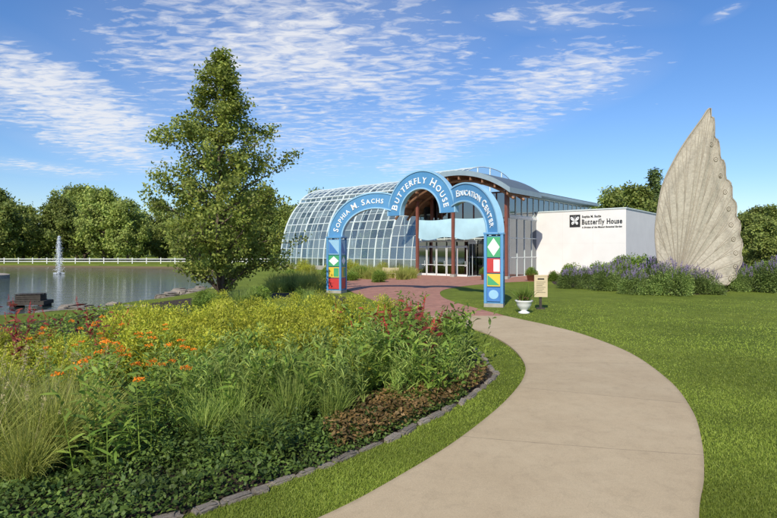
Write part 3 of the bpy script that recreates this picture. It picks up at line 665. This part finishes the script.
def mkband(cx,cy,cz,rot,ro,ri,a0,a1,txt,ta0,ta1,size):
    o=obj('arch_band',band(*ro,*ri,a0,a1).mesh('bn',m_blue),AR,loc(cx,cy,cz),rot)
    for (x1,z1) in (ro,ri):
        rm=band(x1+.035,z1+.035,x1-.035,z1-.035,a0,a1,.30); obj('rim',rm.mesh('rm',m_lblue),o)
    rx=(ro[0]+ri[0])/2; rz=(ro[1]+ri[1])/2
    obj('lettering',arctext(txt,rx,rz,ta0,ta1,size,-.125).mesh('al',m_letter),o)
ang=lambda p,q: math.atan2(q[1]-p[1],q[0]-p[0])
CL=(.16,27.8);CR=(3.16,25.0);PL=(-2.9,29.0);PR=(4.5,22.0)
mkband(1.66,26.4,4.22,ang(CL,CR),(2.2,2.2),(1.32,1.32),180,0,"BUTTERFLY HOUSE",172,8,.54)
aL=ang(PL,CL); mkband(PL[0]+math.cos(aL)*2.4,PL[1]+math.sin(aL)*2.4,3.1,aL,(2.85,2.4),(2.02,1.58),180,63,"SOPHIA M. SACHS",172,78,.44)
aR=ang(CR,PR); mkband(CR[0]+math.cos(aR)*.89,CR[1]+math.sin(aR)*.89,3.1,aR,(2.85,2.4),(2.02,1.58),117,0,"EDUCATION CENTER",102,7,.44)
def pillar(x,y,rot,scheme,w_):
    m=MB()
    m.box(-w_-.06,w_+.06,-w_-.06,w_+.06,0,.16,5)
    m.box(-w_,w_,-w_+.03,w_-.03,.16,3.0,1)
    for sx in(-1,1):
        for sy in(-1,1): m.box(sx*w_-.06,sx*w_+.06,sy*w_-.06,sy*w_+.06,.16,3.05,0)
    m.box(-w_-.08,w_+.08,-w_-.08,w_+.08,3.05,3.14,0)
    o=obj('pillar',m.mesh('pi',[m_blue,m_blue,m_green,m_redp,m_yel,m_conc]),AR,loc(x,y,0),rot); bevel(o,.012)
    mats=[m_lblue,m_dblue,m_green,m_redp,m_yel,m_letter]
    for (z0,z1,bg,shape,fg) in scheme:
        for face in range(4):
            p=MB(); yy=-w_-.03; p.box(-w_+.07,w_-.07,yy,yy+.055,z0,z1,bg); zc=(z0+z1)/2; hw=w_-.09; hh=(z1-z0)/2-.05; y2=yy-.006
            if shape=='tri': p.add([(-hw,y2,z0+.05),(hw,y2,z0+.05),(-hw,y2,z1-.05)],[(0,1,2)],fg)
            elif shape=='dia': p.add([(0,y2,zc-hh),(hw,y2,zc),(0,y2,zc+hh),(-hw,y2,zc)],[(0,1,2,3)],fg)
            elif shape=='half': p.add([(0,y2,z0+.05),(hw,y2,z0+.05),(hw,y2,z1-.05),(0,y2,z1-.05)],[(0,1,2,3)],fg)
            elif shape=='cir': p.add([(hw*.8*math.cos(t),y2,zc+hh*.8*math.sin(t)) for t in np.linspace(0,6.283,20,endpoint=False)],[list(range(20))],fg)
            q=obj('panel',p.mesh('pn',mats),o); q.rotation_euler=(0,0,face*math.pi/2)
pillar(*PL,ang(CL,CR)+.45,[(2.15,2.95,0,'tri',1),(1.5,2.1,2,'dia',5),(.88,1.45,4,'half',2),(.25,.83,3,'tri',3)],.38)
pillar(*PR,ang(CL,CR)+.45,[(2.1,2.95,2,'dia',5),(1.45,2.05,3,'half',5),(.88,1.4,4,'tri',2),(.25,.83,1,'cir',0)],.34)
# ================================================================= wing sculpture
WG=obj('butterfly_wing_sculpture',None,None,(at(697,31),31,0),-.18,label="giant beige butterfly wing sculpture with scalloped edge",cat="sculpture")
def W(px,py): return ((px-699)/F*31*.96, 2.4-(py-250)/F*31)
Bp=np.array(W(680,283))
out=catmull([W(*p) for p in [(663,284),(659,262),(657,236),(659,210),(664,185),(673,163),(686,141),(699,122),(708,111),(712,128),(717,148),(723,168),(729,187),(734,206),(737,224),(739,242),(738,259),(733,275),(722,285)]],180)
dirs=out-Bp
for i in range(82,176):
    t=(i-82)/94; dirs[i]*=1-.038*abs(math.cos(t*math.pi*9))**3
nr=30; V=[];Fq=[]; 
for i in range(180):
    for r_ in range(nr):
        q=r_/(nr-1); p=Bp+dirs[i]*q; V.append((p[0],-.55*math.sin(q*2.2)*(1-.3*math.sin(i*.06))+.04*math.sin(i/180*math.pi*20)*q,p[1]))
for i in range(179):
    for r_ in range(nr-1): a=i*nr+r_; Fq.append((a,a+nr,a+nr+1,a+1))
m_wing,nt,b=base('weathered_wing'); tc=nt.n.new('ShaderNodeTexCoord'); v=tc.outputs['Object']
uvn=nt.n.new('ShaderNodeUVMap'); sp=nt.n.new('ShaderNodeSeparateXYZ'); nt.link(uvn.outputs[0],sp.inputs[0])
c=nt.ramp(nt.noise(v,1.2,6,.7,.5),[(.3,(.35,.305,.235)),(.55,(.43,.385,.305)),(.75,(.48,.435,.35))])
bandm=nt.ramp(sp.outputs[1],[(.0,.85),(.35,1.0),(.76,1.0),(.82,.80),(.88,1.05),(.955,.97),(.98,.75)])
c=nt.mix(1.0,c,bandm,'MULTIPLY')
c=nt.mix(1.0,c,nt.ramp(nt.noise(v,9,5,.7),[(.35,.78),(.6,1.06)]),'MULTIPLY')
nt.link(c,b.inputs['Base Color']); b.inputs['Roughness'].default_value=.8; bump(nt,b,nt.noise(v,12,5),.4,.03)
me=mnp('membrane',V,Fq,m_wing,None,True); ul=me.uv_layers.new(name='UVMap')
vi=np.zeros(len(me.loops),dtype=np.int32); me.loops.foreach_get('vertex_index',vi)
ul.data.foreach_set('uv',np.stack([(vi//nr)/179,(vi%nr)/(nr-1)],1).astype(np.float32).ravel())
wm=obj('membrane',me,WG)
Va=np.array(V).reshape(180,nr,3); Vf=np.array(V)
def surf_y(x,z):
    d2=(Vf[:,0]-x)**2+(Vf[:,2]-z)**2; k=np.argsort(d2)[:4]; w=1/(d2[k]+1e-4); return float((Vf[k,1]*w).sum()/w.sum())
m_vein=paint('vein_metal',(.36,.31,.24),.7,.15)
vn=MB()
for i in range(6,178,9):
    pts=[Va[i,k] for k in range(0,nr,3)]+[Va[i,nr-1]]
    vn.tube(pts,[.034-.016*k/len(pts) for k in range(len(pts))],6)
    if 20<i<168:
        for dj in (-3,3):
            j2=max(0,min(179,i+dj)); vn.tube([Va[i,16],(Va[i,22]+Va[j2,22])/2,Va[j2,26],Va[j2,nr-1]],[.022,.02,.016,.012],5)
vn.tube([Va[i,nr-1] for i in range(0,180,2)],.045,6)
obj('vein',vn.mesh('vn',m_vein,True),WG)
m_spot=paint('faded_brown_spot',(.18,.145,.10),.8,.2); m_spotl=paint('pale_spot',(.50,.45,.36),.8,.1)
for i in range(86,170,9):
    c0=Va[min(i+4,179),26]; s_=MB()
    for rr_,dy,mi in((.12,-.02,0),(.08,-.025,1),(.04,-.03,0)):
        s_.add([(rr_*math.cos(t),surf_y(c0[0]+rr_*math.cos(t),c0[2]+rr_*math.sin(t)*1.2)-c0[1]+dy,rr_*math.sin(t)*1.2) for t in np.linspace(0,6.283,18,endpoint=False)],[list(range(18))],mi)
    obj('eyespot',s_.mesh('es',[m_spot,m_spotl]),WG,tuple(c0))
bs=MB(); bs.box(-2.3,1.3,-.3,.6,0,.3); bs.tube([(-1.1,.2,.3),(-1.1,.1,1.1)],.2,10); bs.tube([(.6,.2,.3),(.5,.1,1.0)],.18,10); o=obj('base',bs.mesh('bs',m_conc),WG); bevel(o,.04)
# ================================================================= fence
FE=obj('white_fence',None,None,(-60,91,0),0,label="white rail fence along the far lake bank",cat="fence")
for i in range(30):
    p=MB(); p.box(-.06,.06,-.06,.06,0,1.0); p.box(-.08,.08,-.08,.08,1.0,1.05); obj('post',p.mesh('po',m_whitep),FE,(-30+i*2.5,0,0))
rl=MB()
for zz in (.4,.82): rl.box(-30,42.5,-.095,-.065,zz-.06,zz+.06)
obj('rail',rl.mesh('ra',m_whitep),FE)
# stone jetty at far left shore
jt=catmull([(-70,66),(-54,62.5),(-46,59),(-40.5,55),(-38.6,52.5),(-39.0,50.8),(-41.5,50.2),(-48,51),(-70,53)],60)
mb=MB(); mb.prism([tuple(p) for p in jt],-1.2,-.1); o=obj('stone_jetty',None,None,(0,0,0),0,label="low pale stone jetty edging the lake",cat="jetty")
obj('coping',mb.mesh('jt',m_stone),o)
# fountain
m_spray,nt,b=base('white_water_spray'); b.inputs['Base Color'].default_value=(.82,.86,.9,1); b.inputs['Roughness'].default_value=.3
n=4200; t=rnd(0,1,n)**.85; Z=4.5*(t); a=rnd(0,6.283,n); rad=(.09+.34*(1-t)**.8)*np.abs(R.normal(0,.75,n))
Y0=62;X0=at(59,Y0)
P=np.stack([rad*np.cos(a),rad*np.sin(a),Z],1); n2=500; a=rnd(0,6.283,n2); P2=np.stack([np.cos(a)*rnd(.1,.7,n2),np.sin(a)*rnd(.1,.7,n2),rnd(0,.1,n2)],1)
Vd,Fd=diamonds(np.concatenate([P,P2]),rnd(.05,.13,n+n2),rnd(.02,.045,n+n2))
FO=obj('fountain',None,None,(X0,Y0,-.42),0,label="tall white water jet rising from the lake",cat="fountain")
obj('water_jet',mnp('wj',Vd,Fd,m_spray),FO); c=MB(); c.lathe([(.0,-.1),(.35,-.1),(.4,.04),(.2,.08),(.1,.15),(.0,.15)],16); obj('nozzle',c.mesh('nz',m_dark),FO)
# floating platform
FP=obj('floating_platform',None,None,(at(31,26),26,-.42),.2,.82,label="dark weathered wooden float on the lake",cat="float")
p=MB()
for i in range(8): p.box(-1.0+i*.25,-.78+i*.25,-.7,.7,.30,.35)
p.box(-1.0,.98,-.7,-.6,.12,.30);p.box(-1.0,.98,.6,.7,.12,.30);p.box(-1,-.9,-.6,.6,.12,.30);p.box(.88,.98,-.6,.6,.12,.30); obj('deck',p.mesh('dk',m_dwood),FP)
for sx in(-.75,.75):
    p=MB(); p.tube([(sx,-.65,.02),(sx,.65,.02)],.14,10); obj('pontoon',p.mesh('pt',m_dark),FP)
p=MB()
for z0 in (.36,.48,.60):
    p.box(-.7,.7,-.45,-.41,z0,z0+.09);p.box(-.7,.7,.41,.45,z0,z0+.09);p.box(-.7,-.66,-.41,.41,z0,z0+.09);p.box(.66,.7,-.41,.41,z0,z0+.09)
for sx in (-.62,.62):
    for sy in (-.37,.37): p.box(sx-.04,sx+.04,sy-.04,sy+.04,.352,.74)
for k in range(6): p.box(-.72+k*.243,-.51+k*.243,-.47,.47,.742,.77)
obj('crate',p.mesh('ct2',m_dwood),FP)
# shore rocks
for i in range(26):
    x0,y0=[(-11.8,21.5),(-12.6,23),(-12.1,29),(-13.5,20),(-12.4,33)][i%5]
    obj('shore_rock',stones[i%6],None,(x0+random.gauss(0,.6),y0+random.gauss(0,1.2),-.22),random.uniform(0,6),(random.uniform(.5,1.2),random.uniform(.4,.9),random.uniform(.3,.6)),label="grey boulder at the lake edge",cat="rock",group="rocks at the lake edge")
# planter
x0,y0=at(524,19.6),19.6
PN=obj('urn_planter',None,None,(x0,y0,0),0,label="white urn planter with spiky green plant",cat="planter")
c=MB(); c.lathe([(.0,0),(.2,0),(.21,.05),(.12,.09),(.11,.13),(.2,.2),(.27,.33),(.28,.42),(.33,.46),(.33,.5),(.28,.5),(.26,.44),(0,.43)],28); obj('urn',c.mesh('ur',m_whitep,True),PN)
n=200; V=strips(np.tile([[0,0,.43]],(n,1))+R.normal(0,.07,(n,3))*[1,1,0],az(n,35,88),rnd(.35,.95,n),rnd(.02,.04,n),rnd(.1,.4,n),4)
obj('foliage',mnp('pf',*V,l_mid),PN)
n=90; C=np.stack([R.normal(0,.16,n),R.normal(0,.16,n),rnd(.5,.7,n)],1); obj('flower',mnp('pfl',*diamonds(C,rnd(.02,.04,n),rnd(.02,.04,n)),p_pink),PN)
# sign
x0,y0=at(540.5,21),21
SG=obj('information_sign',None,None,(x0,y0,0),-.1,label="small beige information sign on a post",cat="sign")
c=MB(); c.box(-.05,.05,-.04,.04,0,.75); c.box(-.16,.16,-.1,.1,0,.06); obj('post',c.mesh('sp2',m_dwood),SG)
c=MB(); c.box(-.23,.23,-.09,-.04,.55,1.34,0); 
for k in range(7): c.box(-.18,.18-(k%3)*.06,-.097,-.0905,1.10-k*.07,1.112-k*.07,1)
c.box(-.13,.13,-.097,-.0905,1.2,1.26,1)
o=obj('board',c.mesh('bo',[m_beige,m_dwood]),SG)
c=MB(); c.box(-.26,-.23,-.1,-.03,.5,1.39);c.box(.23,.26,-.1,-.03,.5,1.39);c.box(-.23,.23,-.1,-.03,1.34,1.39);c.box(-.23,.23,-.1,-.03,.5,.55); obj('frame',c.mesh('sf',m_beige),SG)
for px,Y in ((531,40),(485,41.5)):
    o=obj('potted_plant',None,None,(at(px,Y),Y,.016),0,label="leafy green plant in a terracotta pot by the entrance",cat="potted plant",group="potted plants by the entrance")
    c=MB(); c.lathe([(0,0),(.25,0),(.36,.5),(.39,.5),(.39,.58),(.33,.58),(.32,.5),(0,.48)],20); obj('pot',c.mesh('pp',m_terra,True),o)
    q=obj('foliage',K['green_shrub'][0][0],o,(0,0,.45),0,.55)
x0,y0=at(389,44),44
BN=obj('garden_bench',None,None,(x0,y0,0),-.5,label="wooden slatted bench beside the plaza",cat="bench")
c=MB()
for k in range(4): c.box(-.8,.8,-.22+k*.12,-.12+k*.12,.43,.46)
obj('seat',c.mesh('se',m_beige),BN)
c=MB()
for k in range(3): c.box(-.8,.8,.27,.30,.55+k*.12,.64+k*.12)
obj('backrest',c.mesh('br',m_beige),BN)
for sx in(-.7,.7):
    c=MB(); c.box(sx-.03,sx+.03,-.2,-.14,0,.43);c.box(sx-.03,sx+.03,.305,.345,0,.9); obj('leg',c.mesh('lg',m_beige),BN)
# ================================================================= light, sky, camera
el=math.radians(38); sdir=np.array([-.3*math.cos(el),-.954*math.cos(el),math.sin(el)])
sl=bpy.data.lights.new('sun','SUN'); sl.energy=5.0; sl.angle=math.radians(.5); sl.color=(1,.92,.77)
so=bpy.data.objects.new('sun',sl); col.objects.link(so)
from mathutils import Vector
so.rotation_euler=Vector(sdir).to_track_quat('Z','Y').to_euler()
wd=bpy.data.worlds.new("World"); scene.world=wd; wd.use_nodes=True; nt=NT(wd); bg=nt.n['Background']
sky=nt.n.new('ShaderNodeTexSky'); sky.sky_type='NISHITA'; sky.sun_disc=False; sky.sun_elevation=el; sky.sun_rotation=math.atan2(-.3,-.954)%(2*math.pi); sky.air_density=1.0; sky.dust_density=.6; sky.ozone_density=3.0
tc=nt.n.new('ShaderNodeTexCoord'); sp=nt.n.new('ShaderNodeSeparateXYZ'); nt.link(tc.outputs['Generated'],sp.inputs[0])
X_,Y_,Z_=sp.outputs
zc=nt.math('MAXIMUM',nt.math('ADD',Z_,.05),.04); u=nt.math('DIVIDE',X_,zc); w_=nt.math('DIVIDE',Y_,zc)
cb=nt.n.new('ShaderNodeCombineXYZ'); nt.link(u,cb.inputs[0]); nt.link(w_,cb.inputs[1]); q=cb.outputs[0]
yc=nt.math('MAXIMUM',Y_,.05); tx=nt.math('DIVIDE',X_,yc); tz=nt.math('DIVIDE',Z_,yc)
def blob(px,py,rx,ry,rot,amp):
    cx=(px-388.5)/F; cz=(250-py)/F; c_,s_=math.cos(rot),math.sin(rot)
    dx=nt.math('SUBTRACT',tx,cx); dz=nt.math('SUBTRACT',tz,cz)
    a_=nt.math('DIVIDE',nt.math('ADD',nt.math('MULTIPLY',dx,c_),nt.math('MULTIPLY',dz,s_)),rx/F)
    b_=nt.math('DIVIDE',nt.math('SUBTRACT',nt.math('MULTIPLY',dz,c_),nt.math('MULTIPLY',dx,s_)),ry/F)
    r2=nt.math('ADD',nt.math('MULTIPLY',a_,a_),nt.math('MULTIPLY',b_,b_))
    return nt.math('MULTIPLY',nt.math('SUBTRACT',1,r2,clamp=True),amp)
mk=None
for bl in [(545,80,150,48,.25,1.05),(280,50,280,110,-.1,1.0),(60,100,180,60,-.45,1.2),(445,140,110,38,.5,.95),(330,130,190,60,.1,.75),(40,168,110,10,-.1,.85),(725,13,30,8,.4,.9),(560,15,140,26,0,.8),(510,125,110,28,.35,.85),(200,150,140,40,-.2,.6)]:
    k_=blob(*bl); mk=k_ if mk is None else nt.math('MAXIMUM',mk,k_)
big_=nt.noise(q,.8,3,.55,.5); med=nt.noise(q,2.6,4,.6,.5)
mp=nt.n.new('ShaderNodeMapping'); mp.inputs['Rotation'].default_value=(0,0,.65); mp.inputs['Scale'].default_value=(.8,1.7,1); nt.link(q,mp.inputs[0])
sm_=nt.noise(mp.outputs[0],11,5,.6,.5)
den=nt.math('ADD',nt.math('MULTIPLY',big_,.5),nt.math('ADD',nt.math('MULTIPLY',med,.6),nt.math('MULTIPLY',sm_,1.3)))
val=nt.math('SUBTRACT',nt.math('ADD',den,nt.math('MULTIPLY',mk,.62)),1.53)
cl=nt.math('MULTIPLY',val,2.2,clamp=True)
cl=nt.math('MULTIPLY',cl,.86)
veil=nt.math('MULTIPLY',nt.math('MULTIPLY',mk,nt.ramp(big_,[(.35,.2),(.7,1)])),.26)
cl=nt.math('MAXIMUM',cl,veil)
grad=nt.ramp(Z_,[(0,(.98,.99,1.0)),(.12,(.72,.86,1.02)),(.35,(.56,.80,1.08)),(1,(.5,.75,1.05))])
skc=nt.mix(1.0,sky.outputs[0],grad,'MULTIPLY')
fin=nt.mix(cl,skc,(5.9,5.95,6.1))
nt.link(fin,bg.inputs[0]); bg.inputs[1].default_value=.15
cam=bpy.data.cameras.new('cam'); co=bpy.data.objects.new('cam',cam); col.objects.link(co); co.location=(0,0,H); co.rotation_euler=(math.pi/2,0,0)
cam.lens=24; cam.sensor_width=36; cam.shift_y=-9/777; cam.clip_end=5000; cam.clip_start=.05; scene.camera=co
scene.view_settings.view_transform='Standard'; scene.view_settings.look='None'; scene.view_settings.exposure=0
